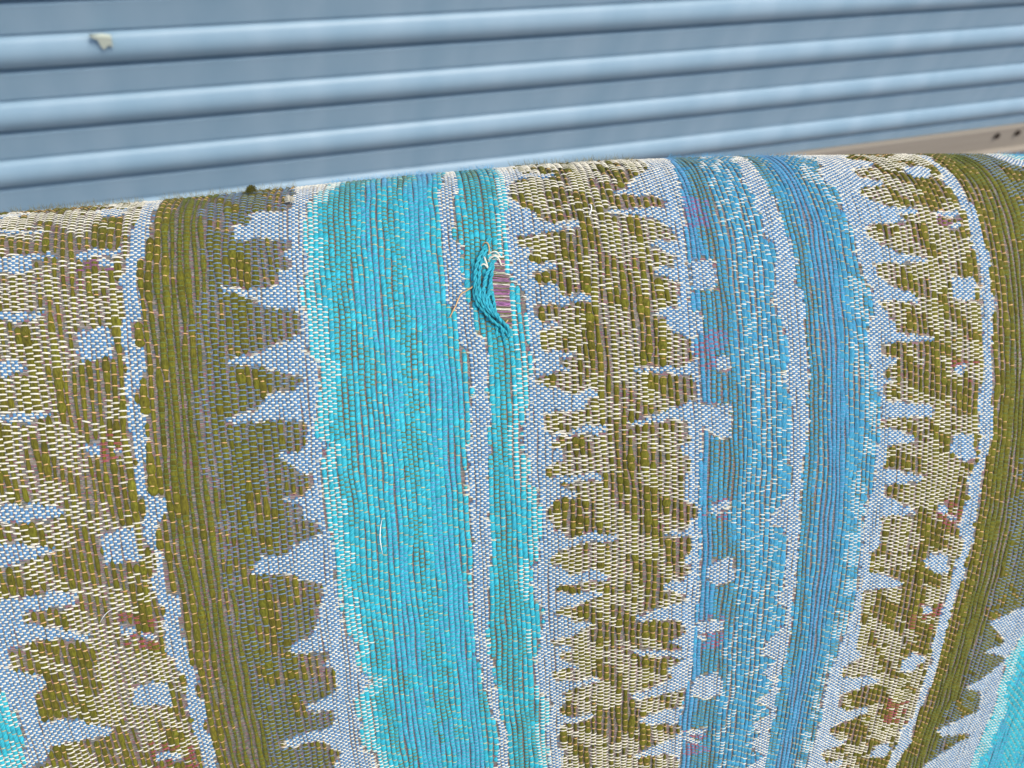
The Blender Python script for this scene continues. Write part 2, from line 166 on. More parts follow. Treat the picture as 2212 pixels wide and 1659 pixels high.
# ---------------------------------------------------------------- pattern of the cloth, in thread counts
LINES = [[2,[[-104.3,-93.3],[-104.3,26.7],[-103.9,35.2],[-104.1,45.9],[-106.2,52.8],[-106.2,58.1],[-105.6,59.0],[-107.1,67.3],[-107.4,73.5],[-109.3,75.8],[-109.2,78.7],[-108.0,80.3],[-108.8,92.5],[-110.5,94.4],[-110.9,99.3],[-108.9,101.0],[-109.4,109.5],[-109.6,116.8],[-109.8,125.5],[-109.6,137.0],[-108.9,141.6],[-110.3,144.5],[-110.4,147.5],[-110.0,152.0],[-108.3,155.2],[-107.7,159.8],[-109.4,162.1],[-109.7,167.3],[-109.5,171.9],[-107.1,175.4],[-106.8,181.9],[-108.7,184.1],[-108.8,189.6],[-107.8,193.3],[-106.7,197.6],[-108.6,216.5],[-105.9,221.1],[-104.3,229.5],[-105.3,240.0],[-105.3,252.8],[-103.8,261.7],[-104.6,274.4],[-105.2,287.7],[-105.2,437.7]]],[1,[[-100.4,-95.0],[-100.4,25.0],[-99.7,33.4],[-100.5,42.2],[-101.2,53.2],[-101.5,61.7],[-102.1,66.4],[-103.7,72.6],[-103.6,77.9],[-103.2,85.5],[-103.9,91.4],[-106.2,92.6],[-106.8,97.5],[-105.9,100.0],[-103.8,102.4],[-103.3,105.4],[-105.0,111.1],[-105.1,115.8],[-107.3,117.0],[-107.6,120.9],[-105.2,122.8],[-105.2,131.5],[-105.7,138.8],[-106.6,141.8],[-107.0,147.9],[-106.3,152.4],[-104.6,154.1],[-101.6,157.5],[-101.6,160.5],[-103.7,163.3],[-105.1,166.4],[-106.3,172.4],[-105.2,174.8],[-104.7,179.0],[-104.7,183.9],[-104.7,188.8],[-104.6,192.1],[-101.8,194.2],[-102.8,208.8],[-101.4,218.3],[-100.4,228.3],[-101.6,237.7],[-99.7,243.5],[-101.5,253.3],[-99.3,261.4],[-100.9,275.9],[-101.8,289.2],[-101.8,439.2]]],[2,[[-62.4,-95.3],[-62.4,24.7],[-62.4,31.9],[-63.4,37.1],[-63.3,42.4],[-65.2,44.6],[-68.8,44.9],[-74.8,45.1],[-74.6,51.8],[-78.9,51.7],[-78.8,60.0],[-73.8,58.7],[-68.3,59.7],[-62.8,60.6],[-63.1,63.8],[-65.3,64.5],[-63.0,69.3],[-63.5,71.7],[-66.7,73.0],[-67.2,77.6],[-69.3,79.9],[-75.1,79.9],[-82.5,78.8],[-82.7,81.6],[-77.9,82.1],[-72.9,84.1],[-72.7,87.1],[-69.3,88.2],[-63.0,88.4],[-62.8,92.0],[-62.5,93.7],[-62.1,97.5],[-64.8,99.7],[-66.8,100.2],[-73.2,103.9],[-78.7,105.1],[-82.5,106.8],[-82.3,107.9],[-73.1,108.9],[-72.7,110.3],[-70.5,111.4],[-65.4,112.6],[-62.4,113.7],[-62.7,117.0],[-65.0,118.5],[-70.9,119.4],[-72.3,119.9],[-74.7,124.5],[-82.3,127.3],[-84.5,128.5],[-83.7,129.9],[-77.0,129.7],[-70.7,130.1],[-64.8,130.4],[-62.1,131.7],[-62.1,135.5],[-62.6,140.5],[-64.3,142.0],[-71.0,142.0],[-70.0,144.3],[-66.2,147.5],[-65.5,149.8],[-61.2,151.9],[-61.0,155.9],[-62.7,156.9],[-65.3,159.5],[-69.7,160.1],[-70.2,161.8],[-65.5,162.9],[-64.5,167.1],[-65.0,168.8],[-63.5,169.6],[-60.7,171.2],[-60.7,174.7],[-62.6,176.3],[-66.8,178.1],[-68.5,178.4],[-68.7,181.4],[-71.2,182.8],[-74.0,181.7],[-78.4,181.0],[-79.7,186.7],[-81.4,187.6],[-81.1,189.5],[-75.4,189.9],[-69.0,192.4],[-63.5,195.9],[-60.3,197.8],[-60.9,200.9],[-65.1,219.2],[-71.7,222.3],[-73.2,225.4],[-70.0,227.6],[-62.8,228.8],[-62.2,231.8],[-63.8,235.6],[-61.0,238.6],[-60.2,245.5],[-61.0,249.7],[-70.1,253.7],[-71.2,256.4],[-62.7,259.2],[-62.8,266.3],[-66.6,268.2],[-74.6,267.7],[-78.3,269.5],[-79.7,273.8],[-74.3,273.4],[-67.2,274.4],[-62.5,282.0],[-64.7,290.6],[-67.4,293.9],[-67.4,443.9]]],[3,[[-54.1,-98.9],[-54.1,21.1],[-54.0,24.6],[-58.4,40.6],[-59.2,50.7],[-60.2,54.2],[-58.6,68.0],[-58.3,73.7],[-62.3,80.6],[-61.1,83.2],[-60.2,93.7],[-60.3,105.3],[-57.2,109.3],[-58.3,122.2],[-58.1,126.1],[-59.8,132.6],[-59.1,137.9],[-56.4,139.4],[-58.6,145.9],[-58.5,152.7],[-58.8,166.5],[-58.6,172.2],[-57.2,181.0],[-56.6,187.0],[-57.6,195.9],[-56.2,205.5],[-56.1,220.0],[-52.6,227.5],[-53.9,232.3],[-54.2,237.4],[-49.8,247.5],[-56.0,254.8],[-55.9,260.4],[-54.5,268.5],[-56.5,279.7],[-51.8,287.5],[-51.4,296.1],[-51.9,313.6],[-51.9,463.6]]],[2,[[-18.3,-109.7],[-18.3,10.3],[-18.5,10.4],[-19.7,26.4],[-20.5,32.1],[-21.3,46.5],[-21.0,55.5],[-21.2,60.0],[-20.7,66.2],[-21.3,82.8],[-18.5,87.4],[-18.1,96.1],[-17.8,101.5],[-16.0,102.3],[-16.1,114.5],[-15.8,116.3],[-15.8,120.3],[-16.2,126.2],[-16.6,127.4],[-16.9,133.9],[-16.7,140.5],[-17.9,141.8],[-17.8,150.3],[-18.7,152.1],[-19.0,162.0],[-17.5,164.6],[-17.9,178.7],[-17.7,185.3],[-18.5,197.3],[-18.6,202.1],[-18.2,228.0],[-18.4,241.6],[-16.6,245.2],[-16.5,259.7],[-14.6,261.8],[-14.9,277.1],[-13.0,279.3],[-14.3,309.4],[-14.7,324.2],[-14.7,474.2]]],[3,[[-14.9,-110.6],[-14.9,9.4],[-14.9,11.6],[-15.2,31.9],[-16.4,36.6],[-17.5,42.4],[-17.6,51.8],[-17.1,57.8],[-16.0,59.6],[-15.7,70.7],[-15.2,76.6],[-14.9,82.4],[-13.3,85.4],[-13.0,95.8],[-11.1,97.5],[-10.3,108.5],[-11.0,113.8],[-11.5,117.9],[-11.3,122.6],[-10.1,123.2],[-10.4,132.2],[-11.3,134.0],[-11.1,140.6],[-11.1,141.9],[-11.3,148.1],[-12.2,151.7],[-12.2,163.0],[-12.4,172.6],[-11.8,179.2],[-12.1,189.2],[-12.8,194.6],[-13.2,202.8],[-14.4,228.7],[-14.4,242.5],[-12.7,244.4],[-13.0,258.9],[-11.5,260.9],[-11.8,269.3],[-11.3,281.6],[-10.2,287.3],[-11.1,310.5],[-11.5,325.3],[-11.5,475.3]]],[2,[[-2.3,-115.2],[-2.3,4.8],[-2.1,19.6],[-1.2,35.4],[-1.2,40.9],[-2.8,43.4],[-3.4,63.4],[-2.6,69.5],[-2.1,75.5],[1.0,77.2],[1.1,83.2],[1.0,95.0],[1.5,109.9],[0.2,112.9],[-0.1,123.7],[-1.1,128.6],[-0.9,129.1],[-2.3,134.2],[-2.6,145.9],[-0.5,148.1],[-0.6,157.9],[1.3,160.3],[1.6,164.2],[3.1,170.8],[3.3,181.6],[1.6,184.2],[1.5,193.1],[-0.3,197.9],[-0.9,208.5],[0.7,213.8],[2.2,217.0],[2.0,227.5],[0.9,231.4],[0.7,239.2],[-0.7,246.9],[-0.8,263.4],[0.7,266.3],[3.2,273.0],[3.0,283.6],[1.1,286.8],[2.6,300.3],[1.8,314.7],[1.3,329.9],[1.3,479.9]]],[0,[[8.5,-117.8],[8.5,2.2],[8.0,2.2],[2.7,2.7],[4.7,14.1],[14.4,14.8],[14.9,17.6],[3.8,19.6],[-0.0,24.8],[-0.3,33.6],[1.3,35.2],[1.8,38.4],[3.8,39.7],[6.9,40.8],[7.4,45.9],[14.7,44.9],[18.9,44.3],[18.6,47.9],[14.5,48.4],[6.9,51.7],[0.4,53.5],[-0.1,58.1],[2.1,57.9],[5.3,58.5],[2.7,61.0],[2.5,64.7],[9.3,64.6],[11.2,66.9],[3.0,69.6],[2.6,70.9],[5.2,74.0],[10.4,73.1],[10.7,76.1],[11.2,76.8],[11.4,78.0],[20.3,77.1],[20.6,78.9],[17.3,80.4],[12.4,82.1],[3.9,82.9],[3.5,88.3],[4.8,89.7],[8.8,89.4],[9.1,91.8],[4.2,93.6],[3.9,100.8],[5.9,101.9],[13.5,101.4],[13.4,103.2],[9.3,104.7],[9.2,107.7],[12.4,108.1],[11.9,109.9],[3.9,112.2],[2.6,112.8],[2.9,115.8],[6.1,116.9],[11.6,118.5],[12.8,120.2],[18.1,117.5],[20.1,117.4],[20.5,120.5],[18.0,121.9],[17.1,124.4],[15.4,126.9],[7.4,127.5],[5.0,128.4],[3.3,131.6],[3.4,135.8],[5.4,136.6],[10.6,136.3],[12.1,134.4],[15.0,133.8],[21.2,132.5],[22.2,133.0],[21.8,135.8],[19.3,137.7],[9.7,137.4],[7.4,139.3],[5.6,141.7],[5.8,143.3],[9.6,144.1],[9.5,149.6],[5.8,150.4],[3.8,152.3],[3.9,155.6],[9.3,155.4],[15.5,154.9],[20.4,154.7],[20.7,157.6],[17.2,158.1],[10.2,158.5],[8.0,159.3],[8.0,160.7],[11.0,161.9],[13.8,162.6],[12.2,163.4],[12.2,165.1],[8.1,165.8],[3.9,170.9],[3.8,175.5],[6.3,176.3],[6.2,179.7],[10.3,184.8],[13.6,182.9],[19.9,182.9],[24.7,184.3],[24.7,186.4],[20.3,187.6],[12.3,187.7],[8.6,190.9],[4.4,193.4],[4.5,196.9],[7.2,197.9],[10.1,202.5],[14.3,202.2],[18.5,200.7],[21.3,204.3],[20.6,207.2],[12.2,207.8],[6.3,208.6],[6.2,210.8],[10.0,212.0],[18.5,212.6],[20.2,214.7],[16.8,217.3],[7.8,220.0],[4.4,222.6],[9.9,224.9],[11.2,227.4],[15.9,228.8],[16.7,231.3],[12.0,233.1],[9.8,235.9],[4.6,236.7],[4.6,239.0],[9.8,241.5],[11.5,243.4],[6.7,245.0],[6.6,249.1],[11.9,251.7],[11.8,253.4],[4.4,254.4],[4.3,258.6],[9.6,261.4],[16.7,260.2],[19.3,261.6],[18.4,264.0],[10.4,265.0],[7.7,268.8],[7.6,274.0],[6.2,277.2],[6.2,280.8],[9.3,283.4],[15.7,282.2],[18.4,284.6],[15.6,285.8],[9.3,287.0],[5.6,287.9],[5.5,293.5],[5.9,296.4],[5.4,301.0],[7.2,303.5],[7.0,310.3],[6.0,316.0],[5.6,331.3],[5.6,481.3]]],[2,[[42.8,-124.8],[42.8,-4.8],[43.2,4.3],[41.5,10.7],[37.7,15.6],[35.6,20.7],[34.7,24.2],[30.8,25.3],[30.4,28.0],[37.9,28.1],[42.3,26.9],[44.1,29.1],[43.6,32.8],[35.8,35.2],[26.9,37.4],[26.7,39.6],[34.5,39.1],[41.8,40.8],[43.7,42.7],[45.4,46.5],[45.6,49.2],[39.7,50.2],[37.9,51.8],[38.2,53.1],[41.7,55.8],[44.6,56.0],[45.0,60.5],[38.7,62.7],[37.6,66.7],[42.5,67.3],[44.9,68.9],[44.6,72.8],[43.8,79.3],[37.5,81.3],[36.6,83.3],[40.2,85.3],[40.7,90.9],[44.7,91.0],[47.2,94.5],[47.4,103.5],[44.3,105.7],[29.8,107.5],[29.7,110.0],[36.3,109.5],[46.3,109.4],[47.6,111.9],[47.4,120.3],[40.8,124.7],[27.9,132.2],[28.8,133.5],[36.7,131.4],[44.5,128.8],[45.5,139.0],[42.2,141.6],[45.5,148.7],[43.5,159.0],[44.3,167.9],[48.0,171.5],[48.1,174.2],[44.4,181.3],[44.1,182.5],[37.6,183.8],[38.1,185.6],[43.7,185.4],[45.8,185.9],[45.5,194.0],[44.2,196.9],[43.9,199.9],[46.1,201.6],[44.0,208.0],[37.4,210.2],[37.5,214.0],[44.2,216.2],[44.7,220.2],[35.4,224.1],[28.9,228.1],[29.8,230.2],[44.5,230.7],[44.6,238.1],[40.2,243.6],[44.9,246.8],[40.8,248.8],[28.2,245.3],[30.0,249.3],[40.9,252.3],[45.0,253.7],[40.1,259.1],[40.7,265.4],[34.8,270.7],[28.0,273.0],[28.9,276.8],[32.1,276.5],[41.4,274.6],[45.6,272.6],[45.9,283.9],[39.3,285.4],[31.4,289.5],[34.7,294.5],[46.2,295.6],[43.6,305.0],[37.3,308.5],[30.7,313.9],[31.7,316.2],[43.9,316.3],[47.2,327.8],[47.7,344.5],[47.7,494.5]]],[5,[[53.2,-128.2],[53.2,-8.2],[52.5,-0.4],[50.1,18.8],[49.7,31.1],[48.2,48.5],[47.9,64.2],[48.0,79.3],[47.9,91.4],[48.8,106.4],[48.9,121.7],[49.1,137.4],[48.1,156.8],[48.4,170.1],[48.9,190.9],[48.9,216.6],[47.9,237.9],[48.3,260.6],[46.1,273.2],[45.0,293.3],[46.3,305.4],[46.1,330.3],[46.1,354.3],[46.1,504.3]]],[2,[[76.1,-132.9],[76.1,-12.9],[74.1,-5.6],[70.7,10.7],[73.0,20.7],[72.5,32.0],[72.4,42.1],[75.3,47.9],[73.5,58.3],[73.4,64.9],[72.7,68.4],[73.1,74.9],[74.6,81.3],[75.9,89.6],[76.0,99.5],[73.9,110.2],[76.0,115.4],[76.8,127.5],[75.9,131.1],[75.9,139.4],[74.2,145.1],[77.0,152.1],[76.3,160.7],[75.5,166.3],[70.2,175.2],[69.4,178.9],[75.0,181.9],[76.7,187.3],[76.5,195.1],[76.0,204.6],[76.5,215.1],[73.9,220.8],[78.2,227.8],[77.7,236.3],[75.5,240.7],[70.2,252.6],[76.6,258.8],[72.0,266.5],[76.0,272.7],[75.5,280.4],[70.6,284.5],[75.0,289.2],[77.5,294.6],[70.6,300.5],[74.3,309.5],[70.9,313.1],[73.0,321.0],[76.7,326.2],[69.5,333.5],[70.6,350.8],[70.6,500.8]]],[5,[[79.0,-134.2],[79.0,-14.2],[77.4,3.7],[78.3,12.5],[78.4,20.7],[79.8,25.4],[79.5,35.3],[80.7,43.7],[81.6,51.7],[80.6,63.9],[82.6,67.1],[82.4,77.0],[82.2,90.3],[82.3,100.2],[82.5,108.2],[81.0,117.7],[82.3,123.7],[82.3,130.6],[81.9,132.8],[80.6,144.8],[80.3,151.9],[80.5,162.1],[80.6,166.2],[80.5,175.9],[81.3,183.5],[80.1,188.9],[81.0,199.1],[80.5,207.2],[80.9,215.4],[80.4,223.7],[80.2,236.6],[80.8,245.6],[79.9,254.5],[80.0,263.8],[77.9,270.1],[79.1,280.9],[77.4,285.6],[79.0,292.8],[78.1,301.9],[77.4,314.4],[78.2,324.3],[77.9,335.4],[78.6,352.7],[78.6,502.7]]],[2,[[100.9,-139.6],[100.9,-19.6],[103.4,-17.2],[97.0,7.5],[101.1,13.7],[99.8,26.3],[101.8,37.9],[101.5,47.8],[103.6,61.1],[105.8,64.4],[104.5,76.7],[102.9,78.1],[101.7,95.0],[103.4,105.1],[104.8,108.4],[106.3,118.6],[106.2,129.2],[105.1,146.4],[105.4,159.0],[103.6,165.1],[102.7,176.6],[102.6,182.0],[101.8,194.0],[102.6,205.4],[102.5,217.2],[100.2,245.3],[98.4,261.0],[96.3,273.3],[96.1,283.2],[96.8,300.7],[96.2,311.3],[95.0,327.6],[95.0,338.9],[95.5,356.4],[95.5,506.4]]],[0,[[118.3,-142.9],[118.3,-22.9],[112.8,-14.8],[121.3,-11.0],[119.3,-5.9],[111.1,-2.4],[110.3,4.8],[119.1,6.5],[118.2,9.5],[109.7,11.7],[108.8,15.4],[111.1,20.2],[116.5,22.5],[126.0,22.6],[125.4,25.4],[118.2,26.6],[121.5,30.1],[106.8,33.0],[106.6,37.3],[110.8,42.6],[115.3,45.6],[126.2,47.6],[125.9,50.1],[107.3,51.9],[109.2,57.9],[111.3,61.7],[117.6,64.1],[121.4,67.2],[121.0,69.9],[107.8,69.6],[108.1,73.0],[111.6,79.4],[111.4,84.1],[126.6,85.1],[126.5,87.1],[107.3,89.5],[107.1,94.6],[113.0,96.8],[112.4,98.9],[107.4,101.4],[107.3,105.5],[112.8,107.1],[107.8,108.8],[107.3,116.5],[124.2,117.5],[125.3,120.2],[124.3,123.8],[106.4,125.6],[106.9,129.1],[111.3,130.7],[118.7,133.7],[118.9,136.7],[109.1,139.3],[108.3,149.8],[117.0,152.5],[123.0,153.8],[122.1,156.8],[109.5,159.6],[108.8,164.2],[121.0,172.2],[121.2,174.2],[107.9,176.5],[109.4,182.7],[109.1,192.3],[105.7,196.4],[106.4,206.3],[117.3,211.4],[119.9,214.0],[117.9,216.6],[104.8,218.1],[105.0,238.6],[106.6,254.4],[109.2,259.2],[102.4,266.9],[102.4,272.8],[112.3,273.6],[119.3,276.5],[109.8,282.0],[103.0,285.1],[103.3,293.9],[108.7,297.0],[116.6,295.2],[116.5,299.7],[102.8,308.0],[102.8,314.6],[105.6,319.0],[111.5,318.5],[107.6,323.4],[100.0,327.7],[103.2,336.5],[111.2,333.5],[106.6,346.8],[103.5,367.8],[103.5,517.8]]],[2,[[140.0,-143.9],[140.0,-23.9],[142.7,-23.8],[142.0,-7.7],[140.4,4.4],[141.9,12.9],[143.0,21.1],[144.2,28.0],[143.0,38.1],[144.4,48.5],[144.8,55.3],[144.6,60.7],[144.9,63.5],[144.2,75.5],[144.0,89.0],[143.6,102.6],[142.4,109.5],[141.7,116.5],[143.0,127.0],[143.0,144.4],[140.3,154.3],[141.1,163.4],[139.1,177.7],[139.9,184.8],[142.5,191.2],[140.5,199.7],[139.6,210.8],[139.1,220.5],[137.5,243.3],[136.9,251.9],[138.7,262.5],[137.2,280.6],[138.3,290.0],[136.7,304.0],[132.5,314.9],[134.3,321.6],[131.4,337.3],[131.2,354.5],[131.2,504.5]]],[1,[[143.3,-143.8],[143.3,-23.8],[146.6,-23.7],[144.1,-7.5],[145.8,1.5],[146.0,8.5],[146.1,17.2],[148.9,23.7],[147.9,31.1],[148.1,40.3],[149.4,46.5],[148.5,55.3],[148.5,62.0],[149.2,63.5],[149.7,68.1],[148.0,75.5],[147.2,95.6],[147.3,105.8],[147.0,114.8],[148.6,126.6],[145.8,144.2],[145.6,155.4],[145.0,167.0],[145.0,177.3],[145.6,187.7],[144.8,199.4],[145.3,207.9],[142.9,221.1],[142.6,243.1],[142.1,255.5],[141.7,268.3],[141.7,279.5],[141.2,291.0],[140.0,302.8],[139.0,312.7],[139.6,323.7],[137.1,333.9],[136.5,343.0],[137.2,360.1],[137.2,510.1]]],[2,[[169.4,-138.1],[169.4,-18.1],[171.8,-4.7],[175.2,0.1],[188.9,19.7],[196.9,44.9],[181.5,116.4],[177.8,167.6],[176.0,223.0],[161.0,235.7],[171.9,246.1],[162.5,255.2],[175.7,256.7],[165.3,273.2],[159.6,280.3],[169.7,283.3],[170.7,294.5],[152.1,312.4],[155.0,317.3],[171.3,311.7],[159.4,327.4],[149.5,342.3],[143.1,367.3],[143.1,517.3]]],[3,[[174.7,-136.5],[174.7,-16.5],[178.1,-7.1],[182.7,-1.7],[202.8,24.9],[211.1,49.4],[196.2,115.2],[193.6,164.4],[186.3,220.5],[179.8,237.7],[175.8,258.5],[178.5,288.5],[176.7,308.2],[175.5,335.5],[169.7,363.3],[169.7,513.3]]]]
BLUE = [[[-137.8,65.3],[-130.1,63.5],[-124.4,63.9],[-124.1,65.9],[-130.5,67.3],[-130.4,70.0],[-131.3,72.9],[-138.0,72.7],[-142.7,71.6],[-142.5,65.3]],[[-142.7,49.1],[-138.2,48.8],[-128.8,50.6],[-127.6,52.8],[-135.6,52.2],[-138.1,51.1],[-142.7,51.6]],[[-143.7,33.9],[-139.5,29.9],[-134.9,30.0],[-129.9,32.1],[-134.4,35.7],[-138.9,37.6]],[[-143.7,88.0],[-138.9,87.9],[-128.3,88.1],[-129.0,91.0],[-135.9,92.4],[-139.1,90.8],[-143.9,90.8]],[[-142.4,105.1],[-140.4,105.1],[-134.4,106.1],[-134.4,109.3],[-136.9,110.1],[-137.9,111.2],[-143.0,111.0]],[[-144.4,123.8],[-142.4,123.9],[-139.7,123.7],[-130.2,123.3],[-130.2,125.0],[-134.5,127.0],[-136.7,127.5],[-139.0,126.5],[-144.6,126.0]],[[-148.1,154.0],[-146.1,154.2],[-140.8,154.3],[-134.3,154.8],[-129.7,156.7],[-129.0,158.5],[-131.8,160.0],[-138.4,160.8],[-149.0,160.1]],[[-149.8,166.0],[-147.8,166.5],[-140.6,168.7],[-134.4,170.3],[-135.6,172.5],[-142.4,174.3],[-145.8,175.4],[-151.3,175.6]],[[-153.0,186.3],[-150.9,186.6],[-142.0,186.7],[-135.2,185.9],[-130.0,188.0],[-131.5,192.2],[-140.6,192.5],[-151.7,191.9],[-153.9,191.6]],[[-154.5,186.3],[-150.9,186.8],[-130.0,186.8],[-130.6,191.4],[-144.8,192.9],[-146.2,196.0],[-140.8,198.3],[-128.5,204.3],[-129.3,207.0],[-142.6,203.5],[-152.2,205.7],[-152.6,213.2],[-144.0,217.3],[-144.4,222.3],[-147.9,225.1],[-148.3,232.5],[-148.1,236.4],[-140.9,237.0],[-128.6,244.9],[-130.3,248.5],[-148.3,247.5],[-150.6,253.3],[-154.3,255.3],[-157.9,270.5],[-171.9,265.5]],[[-121.6,95.1],[-112.2,93.9],[-112.7,105.1],[-115.0,105.8],[-121.0,106.2],[-121.5,102.6]],[[-121.1,166.6],[-117.0,165.9],[-111.6,165.5],[-111.9,171.6],[-111.2,177.3],[-112.7,179.0],[-121.2,177.3],[-121.0,171.8]],[[-119.3,228.4],[-110.0,229.4],[-109.4,236.9],[-109.5,241.1],[-120.0,237.7],[-121.1,234.1]],[[-116.2,38.4],[-114.7,34.3],[-107.9,36.1],[-108.4,42.7],[-113.7,43.1]],[[-119.5,63.1],[-107.6,62.7],[-108.0,65.4],[-119.5,68.0]],[[-114.1,67.6],[-110.0,67.7],[-110.2,71.0],[-114.2,70.8]],[[-121.7,133.9],[-117.9,134.7],[-117.2,138.8],[-119.2,139.2],[-121.8,137.0]],[[-114.4,136.4],[-112.0,136.9],[-112.4,139.2],[-114.6,139.0]],[[-119.8,202.7],[-115.9,203.5],[-116.3,207.1],[-120.2,206.2]],[[-115.0,206.3],[-109.9,207.9],[-110.2,210.8],[-115.4,209.5]],[[-118.4,260.6],[-110.2,264.2],[-110.8,268.2],[-119.1,264.9]],[[48.3,58.7],[53.0,56.5],[56.9,57.9],[56.4,69.9],[48.9,71.6],[48.4,64.1]],[[46.8,80.0],[51.6,81.9],[51.1,91.0],[47.9,91.3],[44.9,86.8]],[[53.5,100.2],[57.9,100.2],[57.7,106.9],[53.2,107.3]],[[48.3,124.1],[50.4,122.0],[57.9,122.1],[57.5,138.6],[53.7,138.0],[48.2,131.1]],[[52.2,169.3],[57.9,167.9],[57.9,172.2],[54.4,174.4],[51.8,173.6]],[[53.1,198.5],[59.4,197.6],[60.2,208.6],[58.9,211.7],[54.4,213.0],[51.1,206.5],[51.0,201.8]],[[48.6,232.8],[53.6,230.8],[58.3,234.6],[58.5,239.7],[48.8,238.6]],[[51.0,264.4],[56.7,264.4],[58.4,270.1],[58.8,279.6],[53.0,281.0],[47.6,276.7],[48.3,268.5]],[[47.4,300.8],[54.7,299.9],[55.9,303.7],[49.5,305.3],[54.2,310.5],[49.7,311.5],[47.5,305.9]],[[49.3,240.5],[52.5,240.1],[52.6,243.5],[49.3,243.1]],[[129.7,-6.3],[137.4,-7.1],[139.1,-3.6],[136.5,3.3],[130.4,2.9],[128.8,0.1]],[[130.8,24.0],[141.5,23.1],[141.3,26.5],[131.3,26.6]],[[136.5,29.5],[141.3,29.5],[140.7,32.4],[136.5,32.4]],[[133.6,55.5],[142.5,56.7],[142.6,62.2],[142.8,67.4],[134.8,67.0],[133.5,63.0]],[[132.6,97.3],[136.6,96.7],[136.6,101.9],[133.3,102.4]],[[133.0,131.0],[140.3,130.9],[141.7,144.5],[136.7,144.8],[131.6,140.2]],[[130.2,168.7],[133.5,167.7],[134.0,173.2],[130.0,173.4]],[[134.0,173.6],[138.0,173.4],[137.7,176.1],[134.3,176.3]],[[128.9,196.9],[134.0,195.0],[137.1,196.5],[138.4,206.6],[133.7,207.7],[127.9,203.6],[126.9,199.4]],[[126.1,263.5],[129.0,257.7],[135.6,259.6],[135.4,262.6],[131.0,271.0],[125.9,270.4]],[[123.4,325.6],[130.4,322.6],[131.5,329.4],[130.3,335.0],[122.1,334.6]],[[128.9,227.0],[133.3,226.9],[134.0,231.8],[129.5,231.9]]]
TURQ = [[[-164.2,218.5],[-157.0,220.3],[-155.6,221.9],[-156.2,228.3],[-154.4,229.9],[-154.2,238.7],[-156.8,254.5],[-159.3,270.4],[-175.8,264.6]]]
RED = [[[-123.6,132.5],[-112.1,132.6],[-112.7,142.7],[-122.1,142.3],[-124.1,134.4]],[[-119.1,198.6],[-108.8,201.8],[-110.0,215.0],[-119.9,212.5]],[[-118.7,255.9],[-105.7,261.1],[-107.8,274.9],[-121.1,269.5]],[[48.5,89.5],[58.1,88.4],[57.8,94.9],[48.3,95.9]],[[48.3,95.9],[57.8,94.9],[57.1,99.5],[55.3,107.1],[48.2,107.7]],[[50.7,165.1],[56.7,165.4],[56.9,177.4],[49.8,177.3]],[[53.1,228.5],[58.8,230.0],[58.2,248.2],[50.4,247.3]],[[46.4,299.4],[55.2,300.1],[56.6,318.9],[46.9,317.8]],[[132.1,94.7],[142.6,95.0],[142.3,106.4],[132.0,106.1]],[[129.6,165.9],[138.8,165.4],[140.0,180.9],[129.7,181.4]],[[127.7,225.1],[138.5,224.7],[135.7,241.1],[124.8,241.3]],[[123.7,290.4],[133.6,291.9],[135.3,308.1],[124.1,307.7]]]
PURP = [[[-119.4,64.0],[-109.5,64.5],[-110.1,73.4],[-119.5,73.1]],[[49.3,27.4],[59.0,26.7],[56.5,41.9],[47.3,42.9]],[[132.1,25.7],[142.7,25.6],[140.9,31.8],[130.9,32.0]]]
HOLE = [[[-6.5,64.3],[-4.6,64.1],[-3.9,71.8],[-3.5,80.0],[-3.2,90.2],[-3.6,93.6],[-5.5,92.0],[-7.3,86.4],[-7.7,80.3],[-7.9,75.2],[-7.4,70.0]]]
def inpoly(u, v, P):
    P = np.asarray(P, float); r = np.zeros(u.shape, bool)
    m = (u > P[:, 0].min()) & (u < P[:, 0].max()) & (v > P[:, 1].min()) & (v < P[:, 1].max())
    uu = u[m]; vv = v[m]; q = np.zeros(uu.shape, bool)
    for (x1, y1), (x2, y2) in zip(P, np.roll(P, -1, 0)):
        if y1 == y2: continue
        q ^= ((y1 > vv) != (y2 > vv)) & (uu < (x2 - x1) * (vv - y1) / (y2 - y1) + x1)
    r[m] = q; return r
# the woven pattern just behind the crest repeats what is on the crest
_uc = np.arange(-200, 251); _vs = np.array([GV[np.argmax(TAB[min(int((x - GU[0]) / ST), len(GU) - 1), :, 7] > 0.0)] for x in _uc]) + 1.5
def classify(u, v):
    v = np.where(v < np.interp(u, _uc, _vs), 2 * np.interp(u, _uc, _vs) - v, v)
    c = np.zeros(u.shape, int)
    for k, P in LINES:
        Q = np.vstack([P, [[600, P[-1][1]], [600, P[0][1]]]]); c[inpoly(u, v, Q)] = k
    for P in BLUE: c[inpoly(u, v, P)] = 2
    for P in TURQ: c[inpoly(u, v, P)] = 3
    ov = np.zeros(u.shape, int)
    for P in RED: ov[inpoly(u, v, P)] = 1
    for P in PURP: ov[inpoly(u, v, P)] = 2
    for P in HOLE: ov[inpoly(u, v, P)] = 9
    return c, ov
def lineu(i, v):
    P = np.array(LINES[i][1]); o = np.argsort(P[:, 1], kind='stable'); return np.interp(v, P[o, 1], P[o, 0])
# ---------------------------------------------------------------- weave: every yarn float and every tie is a small tube of its own
V0R, V1R = -34, 352
rows = np.arange(V0R, V1R)
# tie kinds: (length in columns, half thickness in rows, material)
TK = {1: (1.22, .30, 'cream'), 2: (1.25, .29, 'cream'), 3: (.72, .20, 'orange'), 4: (1.0, .18, 'green'), 5: (1.14, .20, 'slate'),
      6: (1.10, .23, 'olive'), 7: (1.12, .24, 'lilac'), 8: (1.0, .21, 'tan'), 9: (1.3, .26, 'cream'), 10: (1.25, .12, 'red'), 11: (1.25, .12, 'purple'), 12: (2.3, .18, 'cream')}
